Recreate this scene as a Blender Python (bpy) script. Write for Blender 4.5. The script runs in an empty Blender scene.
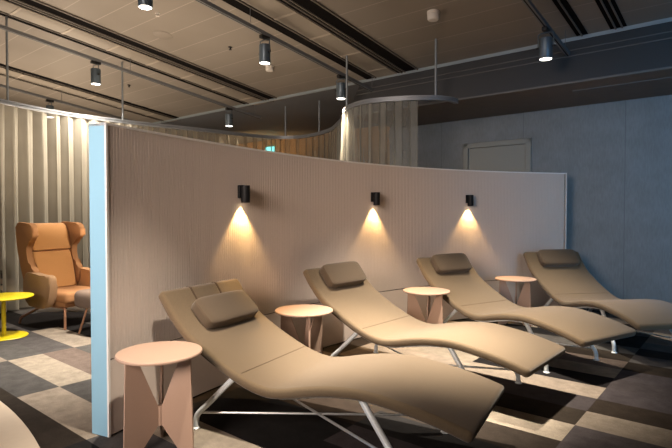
import bpy, bmesh, math, random
import numpy as np
from mathutils import Vector, Matrix, Euler
random.seed(7)
sc = bpy.context.scene
COL = sc.collection
PI = math.pi

# ------------------------------------------------------------------ camera
F_PX, PITCH, CAM_H = 511.2, 0.0231, 1.297
cam = bpy.data.cameras.new('camera'); camo = bpy.data.objects.new('camera', cam); COL.objects.link(camo)
cam.sensor_width = 36.0; cam.lens = F_PX / 672 * 36.0
camo.location = (0, 0, CAM_H); camo.rotation_euler = (PI / 2 - PITCH, 0, 0)
cam.clip_start = .05; cam.clip_end = 100
sc.camera = camo

# the room's own axes: b runs along the back wall to the right, a runs towards it
EA = Vector((0.6338, 0.7735, 0)); EB = Vector((0.7735, -0.6338, 0))
ROOM_ROT = math.atan2(EB.y, EB.x)
def W(a, b, z=0.0): return Vector((EA.x * a + EB.x * b, EA.y * a + EB.y * b, z))
def ceil_z(a): return 4.097 - .12 * a

# ------------------------------------------------------------------ materials
def new_mat(name):
    m = bpy.data.materials.new(name); m.use_nodes = True
    nt = m.node_tree
    return m, nt, nt.nodes['Principled BSDF']
def L(nt, a, b): nt.links.new(a, b)
def mat(name, col, rough=.6, metal=0., noise=0., scale=40., bump=0., bscale=200., emit=None, estr=0., sheen=0., spec=.5):
    m, nt, b = new_mat(name)
    b.inputs['Base Color'].default_value = (*col, 1); b.inputs['Roughness'].default_value = rough
    b.inputs['Metallic'].default_value = metal; b.inputs['Specular IOR Level'].default_value = spec
    if sheen: b.inputs['Sheen Weight'].default_value = sheen
    tc = nt.nodes.new('ShaderNodeTexCoord')
    if noise:
        n = nt.nodes.new('ShaderNodeTexNoise'); n.inputs['Scale'].default_value = scale; n.inputs['Detail'].default_value = 4
        L(nt, tc.outputs['Object'], n.inputs['Vector'])
        r = nt.nodes.new('ShaderNodeMapRange'); r.inputs[3].default_value = 1 - noise; r.inputs[4].default_value = 1 + noise
        L(nt, n.outputs['Fac'], r.inputs[0])
        v = nt.nodes.new('ShaderNodeVectorMath'); v.operation = 'SCALE'; v.inputs[0].default_value = col
        L(nt, r.outputs[0], v.inputs['Scale']); L(nt, v.outputs[0], b.inputs['Base Color'])
    if bump:
        n2 = nt.nodes.new('ShaderNodeTexNoise'); n2.inputs['Scale'].default_value = bscale; n2.inputs['Detail'].default_value = 3
        L(nt, tc.outputs['Object'], n2.inputs['Vector'])
        bp = nt.nodes.new('ShaderNodeBump'); bp.inputs['Strength'].default_value = bump; bp.inputs['Distance'].default_value = .004
        L(nt, n2.outputs['Fac'], bp.inputs['Height']); L(nt, bp.outputs[0], b.inputs['Normal'])
    if emit:
        b.inputs['Emission Color'].default_value = (*emit, 1); b.inputs['Emission Strength'].default_value = estr
    return m

M = {}
M['fabric'] = mat('lounger_fabric', (.122, .086, .049), .85, noise=.25, scale=140, bump=.35, bscale=420, sheen=.25, spec=.25)
M['fabric_dark'] = mat('seam_fabric', (.075, .05, .032), .9, spec=.2)
M['pillow'] = mat('pillow_fabric', (.088, .062, .039), .85, noise=.14, scale=260, bump=.35, bscale=420, sheen=.2, spec=.25)
M['frame'] = mat('painted_steel', (.74, .79, .82), .4, metal=.1)
M['rod'] = mat('steel_rod', (.6, .62, .62), .3, metal=.6)
M['panel'] = mat('ribbed_acoustic_panel', (.55, .475, .425), .9, noise=.05, scale=60, bump=.2, bscale=300, spec=.2)
M['panel_low'] = mat('smooth_partition_base', (.60, .515, .455), .75, noise=.03, scale=30, spec=.3)
M['panel_end'] = mat('pale_end_cap', (.245, .455, .60), .55, noise=.02, scale=20)  # blue of the cool window light is put into this colour
M['trim'] = mat('white_edge_trim', (.72, .70, .68), .5)
M['gap'] = mat('dark_gap', (.03, .026, .024), .9)
M['black'] = mat('black_metal', (.006, .006, .007), .6, spec=.25)
M['table'] = mat('powder_coated_rose', (.44, .30, .225), .55, noise=.03, scale=80, bump=.08, bscale=600)
M['spot'] = mat('spotlight_metal', (.12, .155, .19), .4, metal=.5)
M['spot_dark'] = mat('spotlight_adapter', (.012, .012, .014), .5)
M['lens'] = mat('spotlight_lens', (1, 1, 1), .3, emit=(1, .93, .82), estr=9)
M['sconce_lens'] = mat('sconce_lens', (1, 1, 1), .3, emit=(1, .8, .5), estr=9)
M['track'] = mat('grey_track', (.15, .155, .165), .5)
M['rail'] = mat('aluminium_rail', (.27, .29, .32), .45, metal=.5)
M['rod_blue'] = mat('hanger_rod', (.32, .36, .40), .4, metal=.5)
M['vent_dark'] = mat('vent_dark', (.010, .009, .009), 1.0, spec=0)  # near-black in place of the shade inside the vent slots
M['vent_slat'] = mat('vent_slat', (.15, .13, .11), .6)
M['vent_panel'] = mat('vent_panel', (.27, .235, .195), .5)
M['white_plastic'] = mat('white_plastic', (.66, .62, .58), .5)
M['orange'] = mat('tan_orange_wool', (.50, .245, .085), .9, noise=.08, scale=150, bump=.3, bscale=350, sheen=.3, spec=.2)
M['orange_dark'] = mat('brown_shell_wool', (.34, .17, .075), .9, noise=.08, scale=150, bump=.3, bscale=350, spec=.2)
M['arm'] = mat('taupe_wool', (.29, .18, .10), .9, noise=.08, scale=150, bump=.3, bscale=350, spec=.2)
M['copper'] = mat('copper_leg', (.50, .27, .17), .35, metal=.7)
M['ottoman'] = mat('grey_brown_wool', (.185, .135, .105), .9, noise=.08, scale=150, bump=.3, bscale=350, spec=.2)
M['yellow'] = mat('yellow_lacquer', (.62, .50, .006), .45)
M['door'] = mat('door_paint', (.25, .255, .235), .5)
M['soffit'] = mat('soffit_wood', (.12, .085, .06), .6, noise=.2, scale=6)
M['fascia'] = mat('fascia_grey', (.075, .077, .082), .6)
M['edge_bar'] = mat('ceiling_edge_bar', (.36, .42, .46), .4, metal=.3)
M['seam_light'] = mat('ceiling_joint', (.42, .36, .30), .5)
M['fascia_line'] = mat('fascia_line', (.12, .118, .116), .6)
M['recess'] = mat('upper_recess', (.15, .16, .18), .7)
M['beige_floor'] = mat('beige_vinyl', (.60, .50, .39), .5, noise=.05, scale=25)
M['wall_left'] = mat('pale_plaster', (.40, .38, .35), .8, noise=.04, scale=5)
M['warm_wall'] = mat('warm_wood_wall', (.42, .26, .12), .7, noise=.15, scale=3)
M['glow'] = mat('turquoise_glow', (.1, .5, .5), .4, emit=(.25, .95, .9), estr=2.2)
M['white_ledge'] = mat('white_ledge', (.78, .72, .64), .5)  # for the bar built in place of a sunlit floor band
M['pane'] = mat('window_pane', (.35, .45, .55), .15)

# wall covering: blue-grey textile with faint vertical joints
def wall_mat():
    m, nt, b = new_mat('grey_blue_wall_textile')
    tc = nt.nodes.new('ShaderNodeTexCoord')
    mp = nt.nodes.new('ShaderNodeMapping'); mp.inputs['Scale'].default_value = (60, 60, 12)
    L(nt, tc.outputs['Object'], mp.inputs['Vector'])
    n = nt.nodes.new('ShaderNodeTexNoise'); n.inputs['Scale'].default_value = 1; n.inputs['Detail'].default_value = 5
    L(nt, mp.outputs[0], n.inputs['Vector'])
    n2 = nt.nodes.new('ShaderNodeTexNoise'); n2.inputs['Scale'].default_value = 3.5; n2.inputs['Detail'].default_value = 6
    L(nt, tc.outputs['Object'], n2.inputs['Vector'])
    ad = nt.nodes.new('ShaderNodeMath'); ad.operation = 'ADD'
    L(nt, n.outputs['Fac'], ad.inputs[0]); L(nt, n2.outputs['Fac'], ad.inputs[1])
    cr = nt.nodes.new('ShaderNodeValToRGB')
    cr.color_ramp.elements[0].position = .35; cr.color_ramp.elements[0].color = (.19, .20, .205, 1)
    cr.color_ramp.elements[1].position = .7; cr.color_ramp.elements[1].color = (.245, .26, .27, 1)
    hf = nt.nodes.new('ShaderNodeMath'); hf.operation = 'MULTIPLY'; hf.inputs[1].default_value = .5
    L(nt, ad.outputs[0], hf.inputs[0]); L(nt, hf.outputs[0], cr.inputs['Fac'])
    # joint every 1.3 m along the wall
    sx = nt.nodes.new('ShaderNodeSeparateXYZ'); L(nt, tc.outputs['Object'], sx.inputs[0])
    dv = nt.nodes.new('ShaderNodeMath'); dv.operation = 'DIVIDE'; dv.inputs[1].default_value = 1.3; L(nt, sx.outputs['X'], dv.inputs[0])
    fr = nt.nodes.new('ShaderNodeMath'); fr.operation = 'FRACT'; L(nt, dv.outputs[0], fr.inputs[0])
    lt = nt.nodes.new('ShaderNodeMath'); lt.operation = 'LESS_THAN'; lt.inputs[1].default_value = .006; L(nt, fr.outputs[0], lt.inputs[0])
    mx = nt.nodes.new('ShaderNodeMixRGB'); mx.inputs['Color2'].default_value = (.15, .16, .17, 1)
    L(nt, lt.outputs[0], mx.inputs['Fac']); L(nt, cr.outputs['Color'], mx.inputs['Color1'])
    L(nt, mx.outputs[0], b.inputs['Base Color']); b.inputs['Roughness'].default_value = .85
    b.inputs['Specular IOR Level'].default_value = .2
    return m
M['wall'] = wall_mat()

# ceiling: brown-beige metal panels, joints along b every .36 m
def ceiling_mat():
    m, nt, b = new_mat('ceiling_metal_panels')
    tc = nt.nodes.new('ShaderNodeTexCoord'); sx = nt.nodes.new('ShaderNodeSeparateXYZ'); L(nt, tc.outputs['Object'], sx.inputs[0])
    sb = nt.nodes.new('ShaderNodeMath'); sb.operation = 'SUBTRACT'; sb.inputs[1].default_value = 4.945 - .0036; L(nt, sx.outputs['Y'], sb.inputs[0])
    dv = nt.nodes.new('ShaderNodeMath'); dv.operation = 'DIVIDE'; dv.inputs[1].default_value = .365; L(nt, sb.outputs[0], dv.inputs[0])
    fr = nt.nodes.new('ShaderNodeMath'); fr.operation = 'FRACT'; L(nt, dv.outputs[0], fr.inputs[0])
    lt = nt.nodes.new('ShaderNodeMath'); lt.operation = 'LESS_THAN'; lt.inputs[1].default_value = .03; L(nt, fr.outputs[0], lt.inputs[0])
    fl = nt.nodes.new('ShaderNodeMath'); fl.operation = 'FLOOR'; L(nt, dv.outputs[0], fl.inputs[0])
    wn = nt.nodes.new('ShaderNodeTexWhiteNoise'); wn.noise_dimensions = '1D'; L(nt, fl.outputs[0], wn.inputs['W'])
    n = nt.nodes.new('ShaderNodeTexNoise'); n.inputs['Scale'].default_value = 1.2; L(nt, tc.outputs['Object'], n.inputs['Vector'])
    ad = nt.nodes.new('ShaderNodeMath'); ad.operation = 'MULTIPLY_ADD'; ad.inputs[1].default_value = .25
    L(nt, wn.outputs['Value'], ad.inputs[0]); L(nt, n.outputs['Fac'], ad.inputs[2])
    cr = nt.nodes.new('ShaderNodeValToRGB')
    cr.color_ramp.elements[0].position = .2; cr.color_ramp.elements[0].color = (.205, .178, .150, 1)
    cr.color_ramp.elements[1].position = .9; cr.color_ramp.elements[1].color = (.25, .22, .19, 1)
    L(nt, ad.outputs[0], cr.inputs['Fac'])
    mx = nt.nodes.new('ShaderNodeMixRGB'); mx.inputs['Color2'].default_value = (.34, .30, .26, 1)
    L(nt, lt.outputs[0], mx.inputs['Fac']); L(nt, cr.outputs['Color'], mx.inputs['Color1'])
    L(nt, mx.outputs[0], b.inputs['Base Color']); b.inputs['Roughness'].default_value = .5
    b.inputs['Specular IOR Level'].default_value = .25
    return m
M['ceiling'] = ceiling_mat()


# carpet planks: a colour per face, broken up by pile noise
def carpet_mat():
    m, nt, b = new_mat('carpet_planks')
    at = nt.nodes.new('ShaderNodeAttribute'); at.attribute_name = 'plank'
    tc = nt.nodes.new('ShaderNodeTexCoord')
    n = nt.nodes.new('ShaderNodeTexNoise'); n.inputs['Scale'].default_value = 9; n.inputs['Detail'].default_value = 8; n.inputs['Roughness'].default_value = .7
    L(nt, tc.outputs['Object'], n.inputs['Vector'])
    n2 = nt.nodes.new('ShaderNodeTexNoise'); n2.inputs['Scale'].default_value = 180; n2.inputs['Detail'].default_value = 3
    L(nt, tc.outputs['Object'], n2.inputs['Vector'])
    r1 = nt.nodes.new('ShaderNodeMapRange'); r1.inputs[1].default_value = .3; r1.inputs[2].default_value = .7; r1.inputs[3].default_value = .72; r1.inputs[4].default_value = 1.25; L(nt, n.outputs['Fac'], r1.inputs[0])
    r2 = nt.nodes.new('ShaderNodeMapRange'); r2.inputs[1].default_value = .3; r2.inputs[2].default_value = .7; r2.inputs[3].default_value = .75; r2.inputs[4].default_value = 1.25; L(nt, n2.outputs['Fac'], r2.inputs[0])
    ml = nt.nodes.new('ShaderNodeMath'); ml.operation = 'MULTIPLY'; L(nt, r1.outputs[0], ml.inputs[0]); L(nt, r2.outputs[0], ml.inputs[1])
    v = nt.nodes.new('ShaderNodeVectorMath'); v.operation = 'SCALE'; L(nt, at.outputs['Color'], v.inputs[0]); L(nt, ml.outputs[0], v.inputs['Scale'])
    L(nt, v.outputs[0], b.inputs['Base Color']); b.inputs['Roughness'].default_value = .95; b.inputs['Specular IOR Level'].default_value = .1
    bp = nt.nodes.new('ShaderNodeBump'); bp.inputs['Strength'].default_value = .4; bp.inputs['Distance'].default_value = .004
    L(nt, n2.outputs['Fac'], bp.inputs['Height']); L(nt, bp.outputs[0], b.inputs['Normal'])
    return m
M['carpet'] = carpet_mat()

def sheer_mat(name, col, opac):
    m = bpy.data.materials.new(name); m.use_nodes = True; nt = m.node_tree
    for n in list(nt.nodes): nt.nodes.remove(n)
    out = nt.nodes.new('ShaderNodeOutputMaterial')
    di = nt.nodes.new('ShaderNodeBsdfDiffuse'); di.inputs['Color'].default_value = (*col, 1)
    tl = nt.nodes.new('ShaderNodeBsdfTranslucent'); tl.inputs['Color'].default_value = (*[c * .85 for c in col], 1)
    mx = nt.nodes.new('ShaderNodeMixShader'); mx.inputs[0].default_value = .4
    L(nt, di.outputs[0], mx.inputs[1]); L(nt, tl.outputs[0], mx.inputs[2])
    tr = nt.nodes.new('ShaderNodeBsdfTransparent')
    tc = nt.nodes.new('ShaderNodeTexCoord'); n = nt.nodes.new('ShaderNodeTexNoise'); n.inputs['Scale'].default_value = 2.5
    L(nt, tc.outputs['Object'], n.inputs['Vector'])
    r = nt.nodes.new('ShaderNodeMapRange'); r.inputs[3].default_value = opac - .12; r.inputs[4].default_value = opac + .12; L(nt, n.outputs['Fac'], r.inputs[0])
    lw = nt.nodes.new('ShaderNodeLayerWeight'); lw.inputs['Blend'].default_value = .45
    ad = nt.nodes.new('ShaderNodeMath'); ad.operation = 'MULTIPLY_ADD'; ad.inputs[1].default_value = .55; ad.use_clamp = True
    L(nt, lw.outputs['Facing'], ad.inputs[0]); L(nt, r.outputs[0], ad.inputs[2])
    m2 = nt.nodes.new('ShaderNodeMixShader'); L(nt, ad.outputs[0], m2.inputs[0]); L(nt, tr.outputs[0], m2.inputs[1]); L(nt, mx.outputs[0], m2.inputs[2])
    L(nt, m2.outputs[0], out.inputs['Surface'])
    return m
M['curtain'] = sheer_mat('cream_sheer_curtain', (.62, .59, .51), .46)
M['curtain_back'] = sheer_mat('grey_sheer_curtain', (.40, .36, .29), .42)
M['curtain_loop'] = sheer_mat('silver_sheer_curtain', (.46, .46, .42), .40)

# ------------------------------------------------------------------ mesh helpers
def link(o, parent=None):
    COL.objects.link(o)
    if parent is not None: o.parent = parent
    return o
def obj(name, bm, m, parent=None, smooth=True, angle=40):
    me = bpy.data.meshes.new(name)
    bmesh.ops.recalc_face_normals(bm, faces=bm.faces)
    bm.to_mesh(me); bm.free()
    me.materials.append(m)
    if smooth:
        me.polygons.foreach_set('use_smooth', [True] * len(me.polygons))
        me.set_sharp_from_angle(angle=math.radians(angle))
    return link(bpy.data.objects.new(name, me), parent)
def tag(o, label, cat, group=None):
    o['label'] = label; o['category'] = cat
    if group: o['group'] = group
    return o
def thing(name, label, cat, loc=(0, 0, 0), rz=0, group=None):
    o = bpy.data.objects.new(name, None); COL.objects.link(o); o.location = loc; o.rotation_euler = (0, 0, rz)
    o.empty_display_size = .1
    return tag(o, label, cat, group)
def struct(name, bm, m, room=False, smooth=False, parent=None):
    o = obj(name, bm, m, parent, smooth)
    if parent is None:
        o['kind'] = 'structure'
        if room: o.rotation_euler = (0, 0, ROOM_ROT)
    return o
def box(bm, c, s, rot=None, bev=0, seg=2):
    r = bmesh.ops.create_cube(bm, size=1.0)
    vs = r['verts']
    mt = Matrix.Translation(Vector(c)) @ (rot.to_4x4() if rot else Matrix.Identity(4)) @ Matrix.Diagonal((*s, 1))
    if bev:
        bmesh.ops.transform(bm, matrix=Matrix.Diagonal((*s, 1)), verts=vs)
        es = list({e for v in vs for e in v.link_edges})
        g = bmesh.ops.bevel(bm, geom=es, offset=bev, segments=seg, profile=.5, affect='EDGES')
        nv = list({v for f in g['faces'] for v in f.verts} | {v for v in vs if v.is_valid})
        bmesh.ops.transform(bm, matrix=Matrix.Translation(Vector(c)) @ (rot.to_4x4() if rot else Matrix.Identity(4)), verts=nv)
    else:
        bmesh.ops.transform(bm, matrix=mt, verts=vs)
def nbox(c, s, rot=None, bev=0, seg=2):
    bm = bmesh.new(); box(bm, c, s, rot, bev, seg); return bm
def loft(bm, rings, caps=True, closed=True):
    vr = [[bm.verts.new(p) for p in r] for r in rings]
    n = len(vr[0])
    for i in range(len(vr) - 1):
        for j in range(n if closed else n - 1):
            k = (j + 1) % n
            bm.faces.new((vr[i][j], vr[i][k], vr[i + 1][k], vr[i + 1][j]))
    if caps and closed:
        bm.faces.new(vr[0][::-1]); bm.faces.new(vr[-1])
def catmull(pts, n=8):
    P = [Vector(p) for p in pts]; out = []
    for i in range(len(P) - 1):
        p0 = P[i - 1] if i else P[0] * 2 - P[1]; p1, p2 = P[i], P[i + 1]; p3 = P[i + 2] if i + 2 < len(P) else P[-1] * 2 - P[-2]
        for k in range(n):
            t = k / n
            out.append(.5 * ((2 * p1) + (p2 - p0) * t + (2 * p0 - 5 * p1 + 4 * p2 - p3) * t * t + (3 * p1 - p0 - 3 * p2 + p3) * t ** 3))
    out.append(P[-1].copy()); return out
def tube(bm, pts, r, seg=10, r2=None):
    P = [Vector(p) for p in pts]; rings = []
    up = Vector((0, 0, 1)); prev = None
    for i, p in enumerate(P):
        t = (P[min(i + 1, len(P) - 1)] - P[max(i - 1, 0)]).normalized()
        if prev is None:
            x = t.cross(up)
            if x.length < .05: x = t.cross(Vector((1, 0, 0)))
        else: x = prev - t * prev.dot(t)
        x.normalize(); prev = x; y = t.cross(x)
        rr = r if r2 is None else r + (r2 - r) * i / (len(P) - 1)
        rings.append([p + (x * math.cos(2 * PI * k / seg) + y * math.sin(2 * PI * k / seg)) * rr for k in range(seg)])
    loft(bm, rings)
def ntube(pts, r, seg=10, r2=None):
    bm = bmesh.new(); tube(bm, pts, r, seg, r2); return bm
def lathe(bm, prof, seg=32, c=(0, 0, 0)):
    rings = [[Vector((c[0] + r * math.cos(2 * PI * k / seg), c[1] + r * math.sin(2 * PI * k / seg), c[2] + z)) for k in range(seg)] for r, z in prof]
    loft(bm, rings)
def nlathe(prof, seg=32, c=(0, 0, 0)):
    bm = bmesh.new(); lathe(bm, prof, seg, c); return bm
def prism(bm, poly, axis, lo, hi):
    # poly in the two other axes, extruded along axis from lo to hi
    def v(p, t):
        if axis == 'x': return Vector((t, p[0], p[1]))
        if axis == 'y': return Vector((p[0], t, p[1]))
        return Vector((p[0], p[1], t))
    A = [bm.verts.new(v(p, lo)) for p in poly]; B = [bm.verts.new(v(p, hi)) for p in poly]
    bm.faces.new(A[::-1]); bm.faces.new(B)
    for i in range(len(poly)):
        j = (i + 1) % len(poly); bm.faces.new((A[i], A[j], B[j], B[i]))
def dup(root, loc, rz, label, group=None):
    def cp(o, par):
        c = o.copy(); COL.objects.link(c)
        if par is not None: c.parent = par
        for ch in o.children: cp(ch, c)
        return c
    r = cp(root, None); r.location = loc; r.rotation_euler = (0, 0, rz); r['label'] = label
    if group: r['group'] = group
    return r

# ------------------------------------------------------------------ room shell (built in room axes: x = b, y = a)
B0, B1, A0, A1 = -13.0, 2.6, -3.0, 7.42
A2, BS = 9.6, -4.75                       # the deeper bay behind the back curtain
# floor
LIGHT, MID, BROWN, DARK, GREY, PINK = (.53, .49, .44), (.30, .29, .285), (.185, .16, .138), (.125, .12, .122), (.27, .25, .255), (.39, .345, .315)
over = {(0, -5): LIGHT, (0, -4): MID, (0, -3): LIGHT, (1, -5): MID, (1, -4): LIGHT, (1, -3): MID, (2, -5): MID, (2, -4): PINK, (3, -5): LIGHT, (3, -6): DARK,
        (4, -5): DARK, (3, -4): MID, (4, -6): DARK, (5, -6): DARK, (5, -5): MID, (4, -4): LIGHT, (2, -6): MID, (1, -6): LIGHT, (3, -7): DARK, (4, -7): MID, (0, -6): MID,
        (-1, -3): BROWN, (-1, -4): BROWN, (-2, -3): BROWN, (-1, -5): MID,
        (1, -2): LIGHT, (0, -2): MID, (2, -2): DARK, (3, -2): DARK, (3, -1): GREY, (2, -1): DARK, (4, -2): BROWN, (4, -1): DARK, (5, -2): BROWN, (5, -1): BROWN, (4, -3): BROWN, (3, -3): BROWN, (2, -3): BROWN, (5, -3): BROWN, (6, -3): BROWN,
        (6, -2): BROWN, (6, -1): LIGHT, (7, -1): BROWN, (7, -2): BROWN, (6, 0): GREY, (5, 0): GREY, (4, 0): DARK, (7, 0): LIGHT, (8, 0): BROWN, (8, -1): GREY, (8, -2): PINK, (8, -3): BROWN, (9, -1): LIGHT,
        (9, 0): GREY, (10, 0): GREY, (11, 0): GREY, (9, -2): LIGHT, (10, -2): LIGHT, (11, -2): LIGHT, (10, -1): DARK, (11, -1): LIGHT, (12, -1): PINK, (13, -1): BROWN, (12, 0): BROWN, (13, 0): MID, (14, 0): DARK,  # the DARK plank at the third lounger's foot has its shadow in the colour
        (14, -1): MID, (15, -1): DARK, (15, 0): MID, (9, -3): BROWN, (10, -3): BROWN, (11, -3): PINK, (12, -2): PINK, (13, -2): LIGHT, (14, -2): LIGHT}
bm = bmesh.new(); lay = bm.loops.layers.color.new('plank')
LP, RP = 1.05, .283
for i in range(-16, 30):
    for j in range(-12, 4):
        a0, b0 = 1.33 + i * RP, -.83 + j * LP
        col = over.get((i, j)) or random.choice([LIGHT, MID, BROWN, DARK, GREY, PINK])
        k = 1 + random.uniform(-.06, .06)
        fc = bm.faces.new([bm.verts.new(p) for p in ((b0, a0, 0), (b0 + LP, a0, 0), (b0 + LP, a0 + RP, 0), (b0, a0 + RP, 0))])
        for lp in fc.loops: lp[lay] = (*[(c * k) for c in col], 1)
bmesh.ops.remove_doubles(bm, verts=bm.verts, dist=.001)
fl = struct('floor', bm, M['carpet'], True)
# beige curved floor inlay at lower left
ctr = Vector((-5.95, -.74)); bm = bmesh.new(); R = 5.575
arc = [ctr + Vector((math.cos(t), math.sin(t))) * R for t in np.linspace(math.radians(-5), math.radians(95), 60)]
prism(bm, [tuple(p) for p in arc] + [tuple(ctr)], 'z', -.01, .004)
struct('trim_1', bm, M['beige_floor'])
# ceiling
bm = bmesh.new()
prism(bm, [(A0, ceil_z(A0)), (6.4, ceil_z(6.4)), (6.4, ceil_z(6.4) + .06), (A0, ceil_z(A0) + .06)], 'x', B0, B1)
struct('ceiling', bm, M['ceiling'], True)
# upper recess beyond the ceiling edge
bm = bmesh.new()
prism(bm, [(6.42, 3.31), (A2, 3.25), (A2, 3.31), (6.42, 3.37)], 'x', B0, B1)
struct('ceiling', bm, M['recess'], True)
# soffit box along the back wall, right of the curtain loop
bm = bmesh.new()
prism(bm, [(6.06, 2.74), (A1, 2.74), (A1, 3.31), (6.40, 3.31)], 'x', BS, B1)
so = struct('ceiling', bm, M['fascia'], True)
bm = bmesh.new(); box(bm, ((BS + B1) / 2, (6.075 + A1) / 2, 2.7325), (B1 - BS, A1 - 6.075, .013))
struct('ceiling', bm, M['soffit'], True)
bm = bmesh.new(); box(bm, ((B1 - 1.68) / 2, 6.45, 2.722), (B1 + 1.68, .022, .008))
struct('trim_2', bm, M['fascia_line'], True)
bm = bmesh.new(); box(bm, ((BS + B1) / 2 , 6.07, 2.736), (B1 - BS, .018, .022))
struct('trim_3', bm, M['fascia_line'], True)
# edge bar of the sloped ceiling and two thin lines on the fascia under it
bm = bmesh.new(); box(bm, ((B0 + B1) / 2, 6.395, 3.315), (B1 - B0, .03, .05))
struct('trim_4', bm, M['edge_bar'], True)
for k, t in enumerate((.74, .60)):
    bm = bmesh.new(); box(bm, ((BS + B1) / 2, 6.06 + .34 * t - .004, 2.74 + .57 * t), (B1 - BS, .012, .010))
    struct('trim_%d' % (5 + k), bm, M['fascia_line'], True)
# walls
def wallbox(name, x0, x1, y0, y1, z0, z1, m):
    return struct(name, nbox(((x0 + x1) / 2, (y0 + y1) / 2, (z0 + z1) / 2), (x1 - x0, y1 - y0, z1 - z0)), m, True)
wallbox('wall_back', BS, B1, A1, A1 + .1, 0, 3.4, M['wall'])
wallbox('wall_inner', BS - .1, BS, A1 - .05, A2, 0, 3.4, M['wall'])
wallbox('wall_far', B0, BS - .1, A2, A2 + .1, 0, 3.4, M['warm_wall'])
wallbox('wall_left', B0 - .1, B0, A0, A2, 0, 4.6, M['wall_left'])
wallbox('wall_right', B1, B1 + .1, A0, A1 + .1, 0, 4.6, M['wall'])
wallbox('wall_rear', B0, B1, A0 - .1, A0, 0, 4.6, M['wall_left'])
bm = nbox(((BS + B1) / 2, A1 - .009, .04), (B1 - BS, .016, .08)); struct('baseboard_back', bm, M['fascia'], True)
# door in the back wall
bm = bmesh.new(); D0, D1, DH = -3.50, -2.47, 2.35
dz = .075
for (x0, x1, z0, z1) in ((D0, D0 + dz, 0, DH), (D1 - dz, D1, 0, DH), (D0, D1, DH - dz, DH)):
    box(bm, ((x0 + x1) / 2, A1 - .025, (z0 + z1) / 2), (x1 - x0, .05, z1 - z0), bev=.006)
dr = struct('door_1', bm, M['door'], True)
struct('door_leaf', nbox(((D0 + D1) / 2, A1 - .012, DH / 2 - dz / 2), (D1 - D0 - 2 * dz - .01, .02, DH - dz - .01)), M['door'], parent=dr)
bm = ntube([(D1 - dz - .07, A1 - .02, 1.02), (D1 - dz - .07, A1 - .07, 1.02), (D1 - dz - .19, A1 - .07, 1.02)], .009, 8)
struct('door_handle', bm, M['rod'], parent=dr, smooth=True)
# tall windows in the rear and right walls: the cool daylight of the room comes from them
def window(n, cx, cy, w, h, z0, along):
    bm = bmesh.new(); t = .06
    def bx(u, z, su, sz):
        if along == 'x': box(bm, (cx + u, cy, z), (su, .06, sz))
        else: box(bm, (cx, cy + u, z), (.06, su, sz))
    for u in (-w / 2, -w / 6, w / 6, w / 2): bx(u, z0 + h / 2, t, h)
    bx(0, z0, w + t, t); bx(0, z0 + h, w + t, t)
    o = struct('window_%d' % n, bm, M['rail'], True)
    s = (w, .012, h) if along == 'x' else (.012, w, h)
    struct('window_pane', nbox((cx, cy, z0 + h / 2), s), M['pane'], parent=o)
window(1, -6.3, A0 + .05, 4.2, 2.3, .5, 'x')
window(2, B1 - .05, 3.2, 3.0, 2.2, .5, 'y')

# ------------------------------------------------------------------ lamps
def lamp(kind, name, loc, energy, color, target=None, size=.1, size_y=None, cone=60, blend=.5, spread=180):
    d = bpy.data.lights.new(name, kind); d.energy = energy; d.color = color
    if kind == 'SPOT': d.spot_size = math.radians(cone); d.spot_blend = blend; d.shadow_soft_size = size
    elif kind == 'AREA':
        d.shape = 'RECTANGLE'; d.size = size; d.size_y = size_y or size; d.spread = math.radians(spread)
    else: d.shadow_soft_size = size
    o = bpy.data.objects.new(name, d); COL.objects.link(o); o.location = loc
    if target is not None: o.rotation_euler = (Vector(target) - Vector(loc)).to_track_quat('-Z', 'Y').to_euler()
    return o
BLUE = (.40, .68, 1.0); WARM = (1.0, .80, .56); WARM2 = (1.0, .87, .71)
lamp('AREA', 'daylight', W(A0 + .15, -6.3, 1.6), 13, BLUE, W(1.4, -2.95, 1.0), 3.0, 2.2, spread=44)
lamp('AREA', 'daylight', W(3.2, B1 - .15, 1.6), 38, (.22, .58, 1.0), W(7.4, .1, 1.5), 3.0, 2.0, spread=75)

# ------------------------------------------------------------------ curved partition
PC = [0.006805040874314343, 0.00815695226932967, -0.31610413749580585, -2.4397589306121175]
def part_b(a): return ((PC[0] * a + PC[1]) * a + PC[2]) * a + PC[3]
PA0, PA1, PH, PSEAM, PT = 1.42, 7.03, 1.805, .448, .13
_as = np.linspace(PA0, PA1, 1200)
_pts = [W(a, part_b(a)) for a in _as]
_len = [0.0]
for i in range(1, len(_pts)): _len.append(_len[-1] + (_pts[i] - _pts[i - 1]).length)
PLEN = _len[-1]
def part_at(s):
    a = float(np.interp(s, _len, _as)); p = W(a, part_b(a)); q = W(a + .01, part_b(a + .01))
    t = (q - p).normalized(); n = Vector((t.y, -t.x, 0))      # n points to the loungers
    return p, t, n
PO = W(PA0, part_b(PA0))
pr = thing('partition', 'long curved pinkish-grey ribbed partition screen behind the row of loungers', 'partition', PO)
def sweep(s0, s1, ds, sec):
    n = max(2, int(round((s1 - s0) / ds)) + 1); rings = []
    for s in np.linspace(s0, s1, n):
        p, t, nn = part_at(float(s))
        rings.append([p - PO + nn * d + Vector((0, 0, z)) for d, z in sec])
    bm = bmesh.new(); loft(bm, rings); return bm
obj('panel_core', sweep(.02, PLEN - .02, .08, [(-.012, .015), (-.012, PH - .012), (-PT + .012, PH - .012), (-PT + .012, .015)]), M['gap'], pr)
obj('lower_panel', sweep(.012, PLEN - .012, .08, [(0, .012), (0, PSEAM - .004), (-.02, PSEAM - .004), (-.02, .012)]), M['panel_low'], pr)
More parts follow.
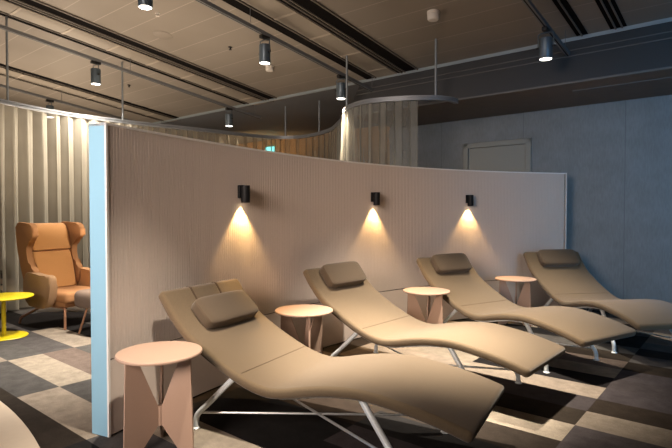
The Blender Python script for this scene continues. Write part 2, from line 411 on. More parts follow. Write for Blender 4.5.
# ribbed upper skin: real grooves, 22 mm apart
bm = bmesh.new(); pitch = .022; prof = []
s = .012
while s + pitch < PLEN - .012:
    prof += [(s, 0), (s + pitch * .70, 0), (s + pitch * .80, -.0026), (s + pitch * .92, -.0026)]; s += pitch
rows = []
for s_, d in prof:
    p, t, nn = part_at(s_); q = p - PO + nn * d
    rows.append((bm.verts.new(q + Vector((0, 0, PSEAM + .004))), bm.verts.new(q + Vector((0, 0, PH - .01)))))
for i in range(len(rows) - 1): bm.faces.new((rows[i][0], rows[i + 1][0], rows[i + 1][1], rows[i][1]))
obj('ribbed_panel', bm, M['panel'], pr, smooth=False)
obj('back_panel', sweep(.012, PLEN - .012, .08, [(-PT, .012), (-PT, PH - .01), (-PT + .02, PH - .01), (-PT + .02, .012)]), M['panel_low'], pr)
obj('top_trim', sweep(0, PLEN, .08, [(.004, PH - .014), (.004, PH), (-PT - .004, PH), (-PT - .004, PH - .014)]), M['trim'], pr)
o = obj('end_panel', sweep(-.004, .014, .02, [(-.008, 0.004), (-.008, PH + .001), (-PT - .004, PH + .001), (-PT - .004, .004)]), M['panel_end'], pr)
o['label'] = 'pale blue end face of the partition'
obj('edge_trim', sweep(-.006, .014, .02, [(.005, 0.004), (.005, PH + .001), (-.008, PH + .001), (-.008, .004)]), M['trim'], pr)
obj('edge_trim', sweep(PLEN - .012, PLEN + .006, .02, [(.005, 0.004), (.005, PH + .001), (-PT - .004, PH + .001), (-PT - .004, .004)]), M['trim'], pr)

# wall lamps on the partition
sconce_labels = ['black cylinder wall lamp nearest the partition end, above the nearest lounger',
                 'black cylinder wall lamp in the middle of the three on the partition',
                 'black cylinder wall lamp farthest along the partition, nearest the door']
for k, a in enumerate((2.595, 4.385, 5.775)):
    s = float(np.interp(a, _as, _len)); p, t, n = part_at(s)
    rz = math.atan2(n.y, n.x) + PI / 2                       # local -y looks away from the wall
    r = .034
    if k == 0:
        sco = thing('wall_lamp', sconce_labels[0], 'wall lamp', p + Vector((0, 0, 1.37)), rz, 'wall lamps on the curved partition')
        obj('back_plate', nbox((0, -.011, .085), (.062, .022, .10), bev=.004), M['black'], sco)
        obj('lamp_body', nlathe([(r * .8, .008), (r * .97, .0), (r, .004), (r, .128), (r * .96, .133)], 28, (0, -.055, 0)), M['black'], sco)
        obj('lens', nlathe([(r * .8, .004), (r * .8, .0075)], 24, (0, -.055, 0)), M['sconce_lens'], sco)
    else: dup(sco, p + Vector((0, 0, 1.37)), rz, sconce_labels[k])
    lamp('SPOT', 'wall_lamp_light', p + n * .036 + Vector((0, 0, 1.366)), 40, (1.0, .62, .24), p + n * .040, .010, cone=84, blend=.55)

# ------------------------------------------------------------------ loungers
PROF = [(0, .818), (.1, .69), (.2, .595), (.3, .532), (.4, .477), (.5, .43), (.6, .387), (.7, .357), (.8, .344), (.9, .357), (1.0, .381), (1.1, .402), (1.2, .417),
        (1.35, .428), (1.5, .416), (1.67, .390), (1.81, .358), (1.915, .328)]
LW = .725
cur = catmull([(s_, 0, z_) for s_, z_ in PROF], 6)
cl = [0.0]
for i in range(1, len(cur)): cl.append(cl[-1] + (cur[i] - cur[i - 1]).length)
CL = cl[-1]
_cs = np.array([p.x for p in cur]); _cz = np.array([p.z for p in cur]); _cl = np.array(cl)
def prof_at(d):
    def pt(q): return Vector((float(np.interp(q, _cl, _cs)), 0, float(np.interp(q, _cl, _cz))))
    p = pt(d); t = (pt(min(d + .02, CL)) - pt(max(d - .02, 0))).normalized()
    return p, t, Vector((-t.z, 0, t.x))
def s2d(s): return float(np.interp(s, _cs, _cl))
def rrect(w, h, r, n=4):
    out = []
    for cx, cy, a0 in ((w / 2 - r, -r, 0), (-w / 2 + r, -r, 90), (-w / 2 + r, -h + r, 180), (w / 2 - r, -h + r, 270)):
        for k in range(n + 1):
            t = math.radians(a0 + 90 * k / n); out.append((cx + r * math.cos(t), cy + r * math.sin(t)))
    return out
def cushion_bm(th=.058):
    bm = bmesh.new(); rings = []
    er = .026; ds = [er * (1 - math.cos(x)) for x in np.linspace(0, PI / 2, 6)]
    st = ds + list(np.linspace(er + .01, CL - er - .01, 70)) + [CL - d for d in ds[::-1]]
    for d in st:
        p, t, n = prof_at(d); e = min(d, CL - d)
        q = 1.0 if e >= er else math.sqrt(max(0.0, 1 - (1 - e / er) ** 2))
        hh = th * (.30 + .70 * q); ww = LW - .05 * (1 - q); off = -(th - hh) / 2
        sec = rrect(ww, hh, min(.021, hh * .45), 4)
        rings.append([p + Vector((0, x, 0)) + n * (y + off) for x, y in sec])
    loft(bm, rings); return bm
def strip(bm, pts, hw, th):
    # thin band following pts (centre line) lying along local x/z, width across y
    pass
def pillow_bm(s0, w=.49, l=.215, h=.092):
    d = s2d(s0) + l / 2; p, t, n = prof_at(d)
    bm = bmesh.new(); bmesh.ops.create_cube(bm, size=2.0)
    bmesh.ops.subdivide_edges(bm, edges=bm.edges[:], cuts=9, use_grid_fill=True)
    for v in bm.verts:
        x, y, z = v.co
        k = lambda c: math.copysign(abs(c) ** 1.0, c)
        e = 8.0
        r = (abs(x) ** e + abs(y) ** e + abs(z) ** e) ** (1 / e)
        x, y, z = x / r, y / r, z / r
        puff = 1 - .05 * (y * y) - .06 * (x * x)
        lx, ly, lz = x * l / 2, y * w / 2, z * h / 2 * puff
        v.co = p + t * lx + Vector((0, ly + .022, 0)) + n * (lz + h / 2 - .006)
    return bm, p, t, n
def strap_bm(s0, y0, l=.205, h=.105):
    # band from the pillow's upper edge over the head end of the cushion
    dtop = s2d(s0) + .03
    pts = []
    for d in np.linspace(dtop, 0.012, 8):
        p, t, n = prof_at(float(d)); pts.append((p, n))
    p, t, n = prof_at(0.0); pts.append((p - t * .003 - n * .02, -t)); pts.append((p - t * .003 - n * .045, -t))
    bm = bmesh.new(); rings = []
    for p, n in pts:
        rings.append([p + Vector((0, y0 + sy * .006, 0)) + n * hz for sy, hz in ((-1, -.002), (1, -.002), (1, .003), (-1, .003))])
    loft(bm, rings); return bm
def leg_pts(front, sy):
    if front: P = [(1.33, sy * .30, .372), (1.40, sy * .312, .285), (1.535, sy * .333, .115), (1.565, sy * .338, .07), (1.573, sy * .34, .004)]
    else: P = [(.53, sy * .29, .352), (.44, sy * .30, .265), (.34, sy * .311, .167), (.268, sy * .32, .098), (.249, sy * .323, .06), (.246, sy * .324, .004)]
    return catmull(P, 4)
def make_lounger(name, label, s0):
    t = thing(name, label, 'lounger', group='taupe loungers along the curved partition')
    cu = obj('cushion', cushion_bm(), M['fabric'], t)
    d = s2d(.60); p, tt, n = prof_at(d)
    obj('seam', nbox((p + n * .0004)[:], (.004, LW - .06, .0025), Euler((0, -math.atan2(tt.z, tt.x), 0)).to_matrix()), M['fabric_dark'], cu)
    pb, _, _, _ = pillow_bm(s0); pi = obj('headrest_pillow', pb, M['pillow'], t)
    for y in (-.125, .115): obj('strap', strap_bm(s0, y), M['fabric_dark'], pi)
    for sy in (-1, 1):
        bm = bmesh.new(); rings = []
        for d in np.linspace(s2d(.42), s2d(1.5), 24):
            p, tt, n = prof_at(float(d))
            rings.append([p + Vector((0, sy * .285 + y, 0)) + n * z for y, z in ((-.016, -.074), (.016, -.074), (.016, -.056), (-.016, -.056))])
        loft(bm, rings); obj('seat_rail', bm, M['frame'], t)
        for fr in (True, False):
            lg = obj('leg', ntube(leg_pts(fr, sy), .0175, 12), M['frame'], t)
            q = leg_pts(fr, sy)[-1]
            obj('foot_pad', nlathe([(.024, 0), (.026, .004), (.02, .010), (.016, .012)], 16, (q.x, q.y, 0.0005)), M['frame'], lg)
    for sy in (-1, 1):
        obj('brace_rod', ntube([(.275, sy * .318, .10), (1.54, -sy * .332, .104 + .006 * sy)], .0075, 8), M['rod'], t)
    for x in (.53, 1.33):
        p, tt, n = prof_at(s2d(x)); q = p - n * .068
        obj('crossbar', nbox(q[:], (.05, .58, .014), Euler((0, -math.atan2(tt.z, tt.x), 0)).to_matrix()), M['frame'], t)
    return t
lounger_poses = [(-.900, 3.445, -.504), (-.028, 4.619, -.713), (1.178, 5.624, -1.027), (2.658, 6.294, -1.415)]
lounger_labels = ['nearest taupe wave-shaped lounger, largest, with straps showing above its pillow',
                  'second taupe wave-shaped lounger from the front, below the middle wall lamp',
                  'third taupe wave-shaped lounger, between the two farthest rose side tables',
                  'farthest taupe wave-shaped lounger, beside the dark blue wall at the right']
lg0 = make_lounger('lounger', lounger_labels[0], .085)
lg1 = make_lounger('lounger', lounger_labels[1], .012)
for o, (x, y, r) in ((lg0, lounger_poses[0]), (lg1, lounger_poses[1])): o.location = (x, y, 0); o.rotation_euler = (0, 0, r)
for k in (2, 3):
    x, y, r = lounger_poses[k]; dup(lg1, (x, y, 0), r, lounger_labels[k])

# ------------------------------------------------------------------ side tables
def make_table(label):
    t = thing('side_table', label, 'side table', group='rose round side tables between the loungers')
    h, R = .53, .228
    obj('table_top', nlathe([(R - .012, h - .018), (R - .002, h - .016), (R, h - .011), (R, h - .004), (R - .003, h)], 64), M['table'], t)
    for k in range(3):
        ang = 2 * PI * k / 3 + PI / 2
        poly = [(.205, 0), (.192, h - .018), (.130, h - .018), (.012, .225), (.012, .125), (.115, 0)]
        bm = bmesh.new(); prism(bm, poly, 'y', -.006, .006)
        bmesh.ops.transform(bm, matrix=Matrix.Rotation(ang, 4, 'Z'), verts=bm.verts)
        obj('leg_panel', bm, M['table'], t, smooth=False)
    obj('leg_hub', nlathe([(.014, .12), (.014, .23)], 12), M['table'], t)
    return t
table_labels = ['pale rose round side table nearest, in front of the partition end',
                'pale rose round side table between the first and second loungers',
                'pale rose round side table between the second and third loungers',
                'pale rose round side table farthest, between the third and last loungers']
tp = [(-.973, 2.805, .26), (-.252, 4.014, 1.32), (.890, 5.010, -.35), (2.083, 5.917, -.40)]
t0 = make_table(table_labels[0]); t0.location = (*tp[0][:2], 0); t0.rotation_euler = (0, 0, tp[0][2])
for k in (1, 2, 3): dup(t0, (*tp[k][:2], 0), tp[k][2], table_labels[k])

# ------------------------------------------------------------------ armchair, ottoman, yellow table at the left
def rbox(c, s, bev, seg=4, rot=None): return nbox(c, s, rot, bev, seg)
fx, fy = .88, -.475
CH_RZ = math.atan2(fy, fx) + PI / 2       # local -y is the way the chair faces
ch = thing('armchair', 'orange-tan high wing armchair with copper legs in front of the curtain', 'armchair', (-3.13, 5.95, 0), CH_RZ)
def panel(poly, x0, x1, bev):
    bm = bmesh.new(); prism(bm, poly, 'x', x0, x1)
    bmesh.ops.bevel(bm, geom=[e for e in bm.edges], offset=bev, segments=3, profile=.5, affect='EDGES')
    return bm
def smooth_poly(pts, n=6):
    P = [Vector((p[0], p[1], 0)) for p in pts]; m = len(P); out = []
    for i in range(m):
        p0, p1, p2, p3 = P[i - 1], P[i], P[(i + 1) % m], P[(i + 2) % m]
        for k in range(n):
            t = k / n
            q = .5 * ((2 * p1) + (p2 - p0) * t + (2 * p0 - 5 * p1 + 4 * p2 - p3) * t * t + (3 * p1 - p0 - 3 * p2 + p3) * t ** 3)
            out.append((q.x, q.y))
    return out
# back shell (reclined, slightly curved)
def ring_rect(cx, cy, cz, w, dpt, r=.03, n=3):
    out = []
    for sx, sy, a0 in ((1, 1, 0), (-1, 1, 90), (-1, -1, 180), (1, -1, 270)):
        for k in range(n + 1):
            t = math.radians(a0 + 90 * k / n)
            out.append(Vector((cx + sx * (w / 2 - r) + r * math.cos(t), cy + sy * (dpt / 2 - r) + r * math.sin(t), cz)))
    return out
bm = bmesh.new()
loft(bm, [ring_rect(0, y, z, w, d) for z, y, w, d in ((.26, .30, .52, .08), (.40, .325, .53, .09), (.60, .37, .54, .09), (.80, .42, .56, .09), (1.0, .475, .58, .09), (1.12, .505, .58, .09), (1.165, .51, .54, .06))])
obj('back_shell', bm, M['orange_dark'], ch)
bm = bmesh.new()
loft(bm, [ring_rect(0, y, z, w, d, .025) for z, y, w, d in ((.38, .215, .44, .08), (.42, .215, .46, .13), (.60, .265, .46, .13), (.74, .305, .47, .12), (.83, .33, .46, .10), (.85, .34, .44, .06))])
obj('back_cushion', bm, M['orange'], ch)
bm = bmesh.new()
loft(bm, [ring_rect(0, y, z, w, d, .03) for z, y, w, d in ((.84, .335, .44, .07), (.86, .33, .48, .13), (.95, .355, .48, .15), (1.06, .385, .48, .14), (1.14, .42, .48, .11), (1.165, .44, .46, .06))])
obj('head_cushion', bm, M['orange'], ch)
for sx in (-1, 1):
    wing = smooth_poly([(.50, 1.155), (.36, 1.175), (.20, 1.16), (.125, 1.09), (.15, 1.0), (.25, .94), (.275, .83), (.235, .70), (.13, .60), (.16, .45), (.30, .42), (.40, .62), (.48, .90)], 5)
    bm = bmesh.new(); prism(bm, wing, 'x', -.035, .035)
    bm2 = bm
    cap = [f for f in bm.faces if len(f.verts) > 6]
    es = list({e for f in cap for e in f.edges})
    bmesh.ops.bevel(bm, geom=es, offset=.02, segments=3, profile=.5, affect='EDGES')
    for v in bm.verts:                                        # wings flare outward towards their front edge
        k = max(0.0, (.42 - v.co.y)) * .10 * min(1, max(0, (v.co.z - .55) / .3))
        v.co.x += sx * (.265 + k)
    w = obj('wing', bm, M['orange_dark'], ch)
    arm = smooth_poly([(-.20, .575), (-.02, .595), (.18, .615), (.28, .58), (.28, .30), (.12, .235), (-.08, .235), (-.16, .30)], 5)
    bm = bmesh.new(); prism(bm, arm, 'x', sx * .30 - .045, sx * .30 + .045)
    es = list({e for f in bm.faces if len(f.verts) > 6 for e in f.edges})
    bmesh.ops.bevel(bm, geom=es, offset=.03, segments=3, profile=.5, affect='EDGES')
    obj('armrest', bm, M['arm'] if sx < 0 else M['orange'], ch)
obj('seat_cushion', rbox((0, -.04, .345), (.50, .60, .13), .045), M['orange_dark'], ch)
obj('seat_base', rbox((0, .0, .275), (.48, .58, .07), .02), M['orange_dark'], ch)
for x, y in ((-.24, -.30), (.24, -.30), (-.27, .47), (.27, .47)):
    if y < 0: pts = [(x * .85, y * .6, .25), (x, y, .225), (x, y, .004)]
    else: pts = [(x * .5, .08, .25), (x * .65, .2, .215), (x, y, .07), (x * 1.02, y + .02, .004)]
    obj('leg', ntube(pts, .014, 10), M['copper'], ch)
obj('under_frame', nbox((0, -.06, .235), (.44, .30, .02)), M['copper'], ch)

ot = thing('ottoman', 'grey-brown upholstered footstool with copper legs beside the partition end', 'ottoman', (-2.46, 5.52, 0), CH_RZ)
obj('seat_cushion', rbox((0, 0, .375), (.54, .48, .19), .06), M['ottoman'], ot)
for x, y in ((-.2, -.16), (.2, -.16), (-.2, .16), (.2, .16)):
    obj('leg', ntube([(x * .8, y * .8, .31), (x * 1.15, y * 1.15, .004)], .012, 10), M['copper'], ot)

yt = thing('side_table', 'bright yellow round pedestal side table in front of the orange armchair', 'side table', (-3.46, 5.30, 0))
obj('table_top', nlathe([(.24, .405), (.272, .409), (.275, .418), (.272, .424)], 48), M['yellow'], yt)
obj('pedestal', nlathe([(.022, .012), (.020, .03), (.020, .406)], 20), M['yellow'], yt)
obj('base_plate', nlathe([(.218, .001), (.22, .006), (.215, .012), (.03, .017)], 48), M['yellow'], yt)

# ------------------------------------------------------------------ curtain rail and sheer curtains
RZ = 2.70
rail_xy = [(-4.45, 5.6), (-4.36, 6.05), (-4.24, 6.49), (-4.10, 6.88), (-3.85, 7.36), (-3.41, 7.83), (-2.95, 8.24), (-2.46, 8.62), (-1.97, 9.03), (-1.58, 9.38), (-1.20, 9.60), (-.87, 9.63), (-.58, 9.50), (-.30, 9.16), (-.08, 8.72), (.03, 8.20), (.10, 7.75),
           (.115, 7.35), (.135, 7.05), (.20, 6.82), (.32, 6.61), (.50, 6.46), (.84, 6.34), (1.19, 6.31), (1.40, 6.38), (1.53, 6.52)]
rail = catmull([(x, y, RZ) for x, y in rail_xy], 8)
rl = thing('curtain_rail', 'S-curved grey metal curtain rail hanging from thin ceiling rods', 'curtain rail', (rail[0].x, rail[0].y, RZ))
RO = Vector(rl.location)
def ribbon(pts, sec):
    bm = bmesh.new(); rings = []
    for i, p in enumerate(pts):
        t = pts[min(i + 1, len(pts) - 1)] - pts[max(i - 1, 0)]; t.z = 0; t.normalize(); n = Vector((t.y, -t.x, 0))
        rings.append([p - RO + n * d + Vector((0, 0, z)) for d, z in sec])
    loft(bm, rings); return bm
obj('rail_profile', ribbon(rail, [(-.025, -.028), (.025, -.028), (.025, -.006), (.012, -.006), (.012, .006), (.025, .006), (.025, .028), (-.025, .028), (-.025, .006), (-.012, .006), (-.012, -.006), (-.025, -.006)]), M['rail'], rl, smooth=False)
def rail_px(px):
    return min(rail, key=lambda p: abs(p.x / p.y * F_PX + 336 - px) + (0 if 2 < p.y < 9.7 else 50))
rod_at = [min(rail, key=lambda p, q=q: (p.x - q[0]) ** 2 + (p.y - q[1]) ** 2) for q in ((-4.20, 6.60), (-3.30, 7.93), (-.93, 9.63), (-.30, 9.16), (.15, 6.98), (1.23, 6.31))]
for p in rod_at:
    a = p.x * EA.x + p.y * EA.y; b = p.x * EB.x + p.y * EB.y
    top = ceil_z(a) if a < 6.4 else 3.28
    if 6.06 < a < 7.42 and b > BS: top = 2.74
    obj('hanging_rod', ntube([p - RO + Vector((0, 0, .02)), Vector((p.x, p.y, top + .004)) - RO], .014, 10), M['rod_blue'], rl)
rc = [0.0]
for i in range(1, len(rail)): rc.append(rc[-1] + (rail[i] - rail[i - 1]).length)
def rail_at(d):
    x = float(np.interp(d, rc, [p.x for p in rail])); y = float(np.interp(d, rc, [p.y for p in rail])); return Vector((x, y, 0))
def near_d(q): return rc[min(range(len(rail)), key=lambda i: (rail[i].x - q[0]) ** 2 + (rail[i].y - q[1]) ** 2)]
def curtain(name, label, d0, d1, m, wl=.185, amp=.05, seed=1, group='sheer curtains on the curved rail'):
    rnd = random.Random(seed); n = int((d1 - d0) / wl * 12); bm = bmesh.new(); cols = []
    o0 = rail_at(d0); ph = 0; lastph = 0
    for i in range(n + 1):
        d = d0 + (d1 - d0) * i / n
        p = rail_at(d); t = (rail_at(min(d + .03, rc[-1])) - rail_at(max(d - .03, 0))).normalized(); nn = Vector((t.y, -t.x, 0))
        u = 2 * PI * (d - d0) / wl + .5 * math.sin(d * 3.1 + seed) + .35 * math.sin(d * 7.7 + seed)
        col = []
        for z, am, sk in ((RZ - .035, .75, 0), (RZ - .35, .9, .1), (1.6, 1.05, .25), (.8, 1.1, .3), (.03, 1.2, .4)):
            off = nn * (amp * am * (math.sin(u + sk * math.sin(d * 2.3)) + .25 * math.sin(2 * u + .8))) + t * (amp * .5 * math.sin(2 * u))
            col.append(bm.verts.new(p + off - o0 + Vector((0, 0, z))))
        cols.append(col)
    for i in range(n):
        for k in range(4): bm.faces.new((cols[i][k], cols[i + 1][k], cols[i + 1][k + 1], cols[i][k + 1]))
    o = obj(name, bm, m, None, angle=180); o.location = o0
    return tag(o, label, 'curtain', group)
curtain('curtain', 'pleated cream sheer curtain hanging at the far left edge behind the yellow table', near_d((-4.45, 5.6)), near_d((-4.27, 6.40)), M['curtain'], .13, .05, 3)
curtain('curtain', 'tall cream sheer curtain hanging behind the orange armchair', near_d((-4.27, 6.44)), near_d((-3.2, 8.02)), M['curtain'], .19, .055, 5)
curtain('curtain', 'sheer curtain glimpsed over the top of the partition, lit orange from behind', near_d((-3.16, 8.05)), near_d((.03, 8.2)), M['curtain_back'], .19, .05, 9)
curtain('curtain', 'silvery sheer curtain on the rounded end of the rail, above the partition', near_d((.035, 8.15)), near_d((1.03, 6.32)), M['curtain_loop'], .175, .045, 11)

# things seen through the back curtain
gl = obj('wall_screen', nbox((0, 0, 0), (.34, .03, .16), bev=.01), M['glow'])
gl.rotation_euler = (0, 0, ROOM_ROT); gl.location = W(9.57, -10.15, 2.98)
tag(gl, 'small turquoise glowing sign seen through the back curtain', 'sign')
# low white bar standing in for a sunlit floor band behind the armchair
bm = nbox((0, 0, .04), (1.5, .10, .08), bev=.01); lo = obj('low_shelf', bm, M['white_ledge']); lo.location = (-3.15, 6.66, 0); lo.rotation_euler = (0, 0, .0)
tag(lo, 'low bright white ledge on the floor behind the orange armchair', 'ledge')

# ------------------------------------------------------------------ lighting tracks and spotlights
def track(b, a0, a1, label):
    am = (a0 + a1) / 2; z0 = ceil_z(a0) - .25; slope = -.12
    t = thing('lighting_track', label, 'lighting track', W(a0, b, z0), ROOM_ROT, 'lighting tracks under the ceiling')
    ln = a1 - a0
    bm = bmesh.new(); prism(bm, [(0, 0), (ln, slope * ln), (ln, slope * ln + .042), (0, .042)], 'x', -.022, .022)
    obj('track_profile', bm, M['track'], t, smooth=False)
    bm = bmesh.new(); prism(bm, [(.01, -.002), (ln - .01, slope * ln - .002), (ln - .01, slope * ln + .002), (.01, .002)], 'x', -.006, .006)
    obj('track_slot', bm, M['black'], t, smooth=False)
    n = max(2, int(ln / 1.8) + 1)
    for k in range(n):
        y = .12 + (ln - .24) * k / (n - 1)
        obj('hanger', ntube([(0, y, slope * y + .04), (0, y, slope * y + .252)], .0035, 6), M['track'], t)
    return t
track(-7.25, 1.4, 6.60, 'grey lighting track crossing the upper left, with two spotlights on it')
track(-4.45, 1.4, 6.40, 'grey lighting track over the middle of the partition, running to the curtain bend')
track(-10.1, 2.0, 6.4, 'grey lighting track at far left, just above the curtain rail')
track(-1.69, .9, 6.28, 'dark lighting track at upper right ending over the blue wall')
spot0 = None
def spotlight(a, b, label, tilt=0.0, energy=120, color=WARM, cone=75, aim=None, rz=0.0, blend=.6):
    global spot0
    z = ceil_z(a) - .25; loc = W(a, b, z)
    if spot0 is None:
        t = spot0 = thing('spotlight', label, 'spotlight', loc, ROOM_ROT + rz, 'cylinder spotlights on the tracks')
        obj('track_adapter', nbox((0, 0, -.020), (.05, .13, .038), bev=.004), M['spot_dark'], t)
        bm = bmesh.new(); tube(bm, [(-.078, 0, -.205), (-.078, 0, -.062), (-.055, 0, -.048), (.055, 0, -.048), (.078, 0, -.062), (.078, 0, -.205)], .006, 8)
        yk = obj('yoke', bm, M['spot'], t)
        for s_ in (-1, 1): obj('knob', ntube([(s_ * .063, 0, -.195), (s_ * .094, 0, -.195)], .011, 10), M['spot_dark'], yk)
        r = .066
        bd = obj('lamp_body', nlathe([(r * .9, -.105), (r, -.11), (r, -.315), (r * .94, -.32), (r * .86, -.315)], 32), M['spot'], t)
        obj('lens', nlathe([(r * .86, -.313), (r * .86, -.318)], 28), M['lens'], bd)
    else:
        t = dup(spot0, loc, ROOM_ROT + rz, label)
    tgt = aim if aim is not None else W(a, b, 0)
    lamp('SPOT', 'spot_light', loc + Vector((0, 0, -.33)), energy, color, tgt, .05, cone=cone, blend=blend)
    return t
spotlight(2.61, -4.45, 'cylinder spotlight cut by the top edge of the picture, left of centre', energy=1100, color=(1.0, .9, .78), aim=W(2.1, -4.9, 0), cone=66, blend=1.0)
spotlight(4.12, -4.45, 'cylinder spotlight hanging just above a round white smoke detector', energy=420, color=WARM2, aim=W(3.5, -5.9, 0), cone=85)
spotlight(5.54, -4.45, 'cylinder spotlight hanging right above the bend of the curtain rail', energy=600, aim=W(5.6, -4.40, 0), cone=105)
spotlight(5.85, -7.25, 'small cylinder spotlight above the middle of the partition top', energy=110, cone=95)
spotlight(3.48, -7.25, 'cylinder spotlight above the left end of the partition', energy=330, color=WARM2, cone=150, blend=1.0)
spotlight(3.99, -10.1, 'small far cylinder spotlight half hidden by the curtain rail', energy=160, cone=95)
spotlight(5.47, -1.69, 'dark cylinder spotlight at upper right, in front of the blue wall', energy=480, color=WARM2, cone=58, blend=1.0, aim=W(5.6, -1.55, 0))
# the same track continues over the loungers, above the picture
for k, (a, b, e, cn) in enumerate(((3.75, -1.69, 1180, 66), (2.72, -1.69, 1600, 45), (1.6, -1.69, 700, 44))):
    spotlight(a, b, ['cylinder spotlight on the right track, over the third lounger', 'cylinder spotlight on the right track, over the second lounger', 'cylinder spotlight on the right track, over the nearest lounger'][k], energy=e, color=WARM2, cone=cn, blend=1.0,
              aim=W(a + (.25 if k < 2 else .1), b - (.25 if k < 2 else .6), 0))

# ------------------------------------------------------------------ ceiling grilles, detectors
def ceil_pt(b, a, off): return Vector((b, a, ceil_z(a) - off))
def vent(label, b0, b1, a0, a1, lines, panel=None):
    """lines: list of (b_lo, b_hi, material) strips inside the recessed vent"""
    t = thing('ceiling_vent', label, 'ceiling vent', W(a0, (b0 + b1) / 2, ceil_z(a0)), ROOM_ROT, 'linear vents set into the ceiling')
    bc = (b0 + b1) / 2; ln = a1 - a0
    def strip_bm(lo, hi, o0, o1):
        bm = bmesh.new(); prism(bm, [(0, -o0), (ln, -.12 * ln - o0), (ln, -.12 * ln - o1), (0, -o1)], 'x', lo - bc, hi - bc); return bm
    obj('backing', strip_bm(b0, b1, .002, .008), M['vent_dark'], t, smooth=False)
    for lo, hi, m, nm in lines: obj(nm, strip_bm(lo, hi, .006, .022), M[m], t, smooth=False)
    return t
vent('long slotted vent with a wide dark band, upper left', -6.94, -6.58, 1.2, 6.5, [(-6.865, -6.85, 'vent_slat', 'slat'), (-6.80, -6.785, 'vent_slat', 'slat'), (-6.60, -6.58, 'vent_slat', 'slat')])
vent('dark channel vent left of the slotted one, ending near the curtain rail', -7.46, -7.33, 1.2, 6.5, [(-7.345, -7.33, 'vent_slat', 'slat')])
vent('slotted vent with a wide dark band, top centre of the picture', -4.06, -3.72, 2.4, 6.38, [(-4.0, -3.985, 'vent_slat', 'slat'), (-3.945, -3.93, 'vent_slat', 'slat'), (-3.735, -3.72, 'vent_slat', 'slat')])
vent('plain dark channel vent between the centre track and the slotted vent', -4.62, -4.44, 2.4, 6.38, [(-4.455, -4.44, 'vent_slat', 'slat')])
vent('dark vent farthest left, low beside the curtain', -9.78, -9.58, 1.6, 6.5, [(-9.69, -9.675, 'vent_slat', 'slat')])
vent('narrow dark vent farthest left, just above the curtain rail', -10.26, -10.16, 1.6, 6.5, [(-10.175, -10.16, 'vent_slat', 'slat')])
vent('narrow dark vent next to the right-hand track', -1.62, -1.50, 3.6, 6.36, [(-1.57, -1.555, 'vent_slat', 'slat')])
vent('double-slot dark vent at the upper right', -1.27, -1.11, 3.6, 6.36, [(-1.225, -1.21, 'vent_slat', 'slat'), (-1.16, -1.145, 'vent_slat', 'slat')])
# lighter raised panels between the twin vents
def panel_strip(label, b0, b1, a0, a1):
    t = thing('ceiling_panel', label, 'ceiling panel', W(a0, (b0 + b1) / 2, ceil_z(a0)), ROOM_ROT, 'polished strips between the vents')
    ln = a1 - a0; hw = (b1 - b0) / 2
    bm = bmesh.new(); prism(bm, [(0, -.002), (ln, -.12 * ln - .002), (ln, -.12 * ln - .012), (0, -.012)], 'x', -hw, hw)
    obj('sheet', bm, M['vent_panel'], t, smooth=False)
    k = .6
    while k < ln:
        bm = bmesh.new(); prism(bm, [(k, -.12 * k - .008), (k + .03, -.12 * (k + .03) - .008), (k + .03, -.12 * (k + .03) - .018), (k, -.12 * k - .018)], 'x', -hw, hw)
        obj('joint_strip', bm, M['seam_light'], t, smooth=False); k += .62
panel_strip('pale polished strip between the twin vents at upper left', -7.31, -6.96, 1.2, 6.5)
panel_strip('pale polished strip between the twin vents at top centre', -4.42, -4.08, 2.4, 6.38)
panel_strip('pale polished strip between the far left vents', -10.14, -9.80, 1.6, 6.5)
def detector(a, b, label, r=.06, h=.07):
    t = thing('smoke_detector', label, 'smoke detector', W(a, b, ceil_z(a)), 0, 'round white smoke detectors')
    obj('mounting_base', nlathe([(r, .006), (r, -.018), (r * .94, -.022)], 28), M['white_plastic'], t)
    obj('sensor_head', nlathe([(r * .9, -.02), (r * .96, -.03), (r * .93, -h + .012), (r * .8, -h), (r * .3, -h - .004)], 28), M['white_plastic'], t)
detector(5.05, -2.76, 'round white smoke detector at the upper right of centre', .067, .09)
detector(5.28, -5.60, 'round white smoke detector just below a hanging spotlight', .062, .075)
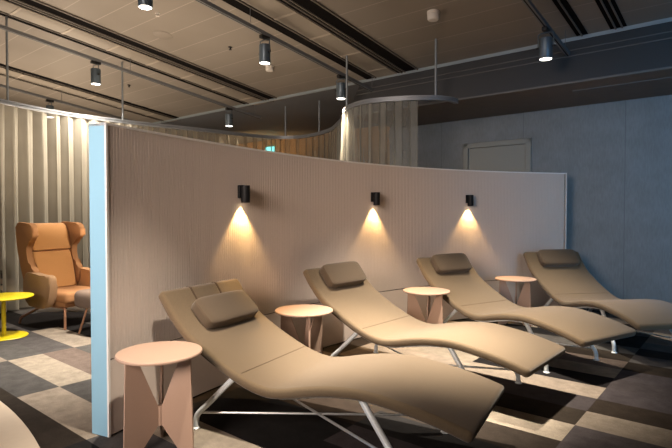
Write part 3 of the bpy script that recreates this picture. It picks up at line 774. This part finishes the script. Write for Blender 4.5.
sp = obj('ceiling_speaker', nlathe([(.125, .004), (.125, -.004), (.118, -.008), (.02, -.009)], 40), M['ceiling']); sp.location = W(3.82, -6.09, ceil_z(3.82)); sp.rotation_euler = (math.atan(-.12) * 0, 0, 0)
sp.rotation_euler = (Matrix.Rotation(ROOM_ROT, 4, 'Z') @ Matrix.Rotation(-math.atan(.12), 4, 'X')).to_euler()
tag(sp, 'flush round ceiling speaker to the left of the top centre', 'ceiling speaker')
for k, (a, b, lb) in enumerate(((4.69, -8.55, 'small dark sprinkler head beside the rod left of centre'), (4.53, -5.58, 'small dark sprinkler head left of the second spotlight'), (3.43, -5.58, 'small pale sprinkler head beside the topmost spotlight'))):
    o = obj('sprinkler', nlathe([(.028, .003), (.028, -.006), (.01, -.01), (.01, -.03), (.022, -.034), (.022, -.038)], 14), M['spot_dark'] if k < 2 else M['white_plastic'])
    o.location = W(a, b, ceil_z(a)); tag(o, lb, 'sprinkler', 'ceiling sprinklers')

# ------------------------------------------------------------------ general light
lamp('AREA', 'lounge_wash', W(-2.2, -1.6, 2.4), 46, (1.0, .82, .70), W(2.0, -3.05, 1.35), 2.0, 1.6, spread=66)  # unseen fill added behind the camera to brighten the partition
lamp('AREA', 'lounge_glow', W(3.2, -5.6, 1.1), 62, (1.0, .80, .60), W(3.0, -6.2, 5), 2.2, 1.6, spread=150)  # unseen upward fill added to brighten the left ceiling
lamp('AREA', 'lounge_glow', W(3.4, -9.8, 1.2), 95, (1.0, .80, .60), W(3.2, -9.0, 5), 2.4, 1.6, spread=160)  # second added fill: far left ceiling, and the curtain from behind
lamp('SPOT', 'back_bay_light', W(8.3, -10.2, 1.7), 110, (1.0, .62, .26), W(9.6, -10.2, 3.0), .15, cone=110, blend=.8)
lamp('POINT', 'side_bay_light', W(4.5, -11.2, 2.2), 16, (1.0, .78, .52), None, .2)
wd = bpy.data.worlds.new('world'); sc.world = wd; wd.use_nodes = True
wd.node_tree.nodes['Background'].inputs[0].default_value = (.25, .32, .42, 1); wd.node_tree.nodes['Background'].inputs[1].default_value = .1
sc.view_settings.view_transform = 'Standard'
try: sc.view_settings.look = 'None'
except Exception: pass
sc.view_settings.exposure = 0.15
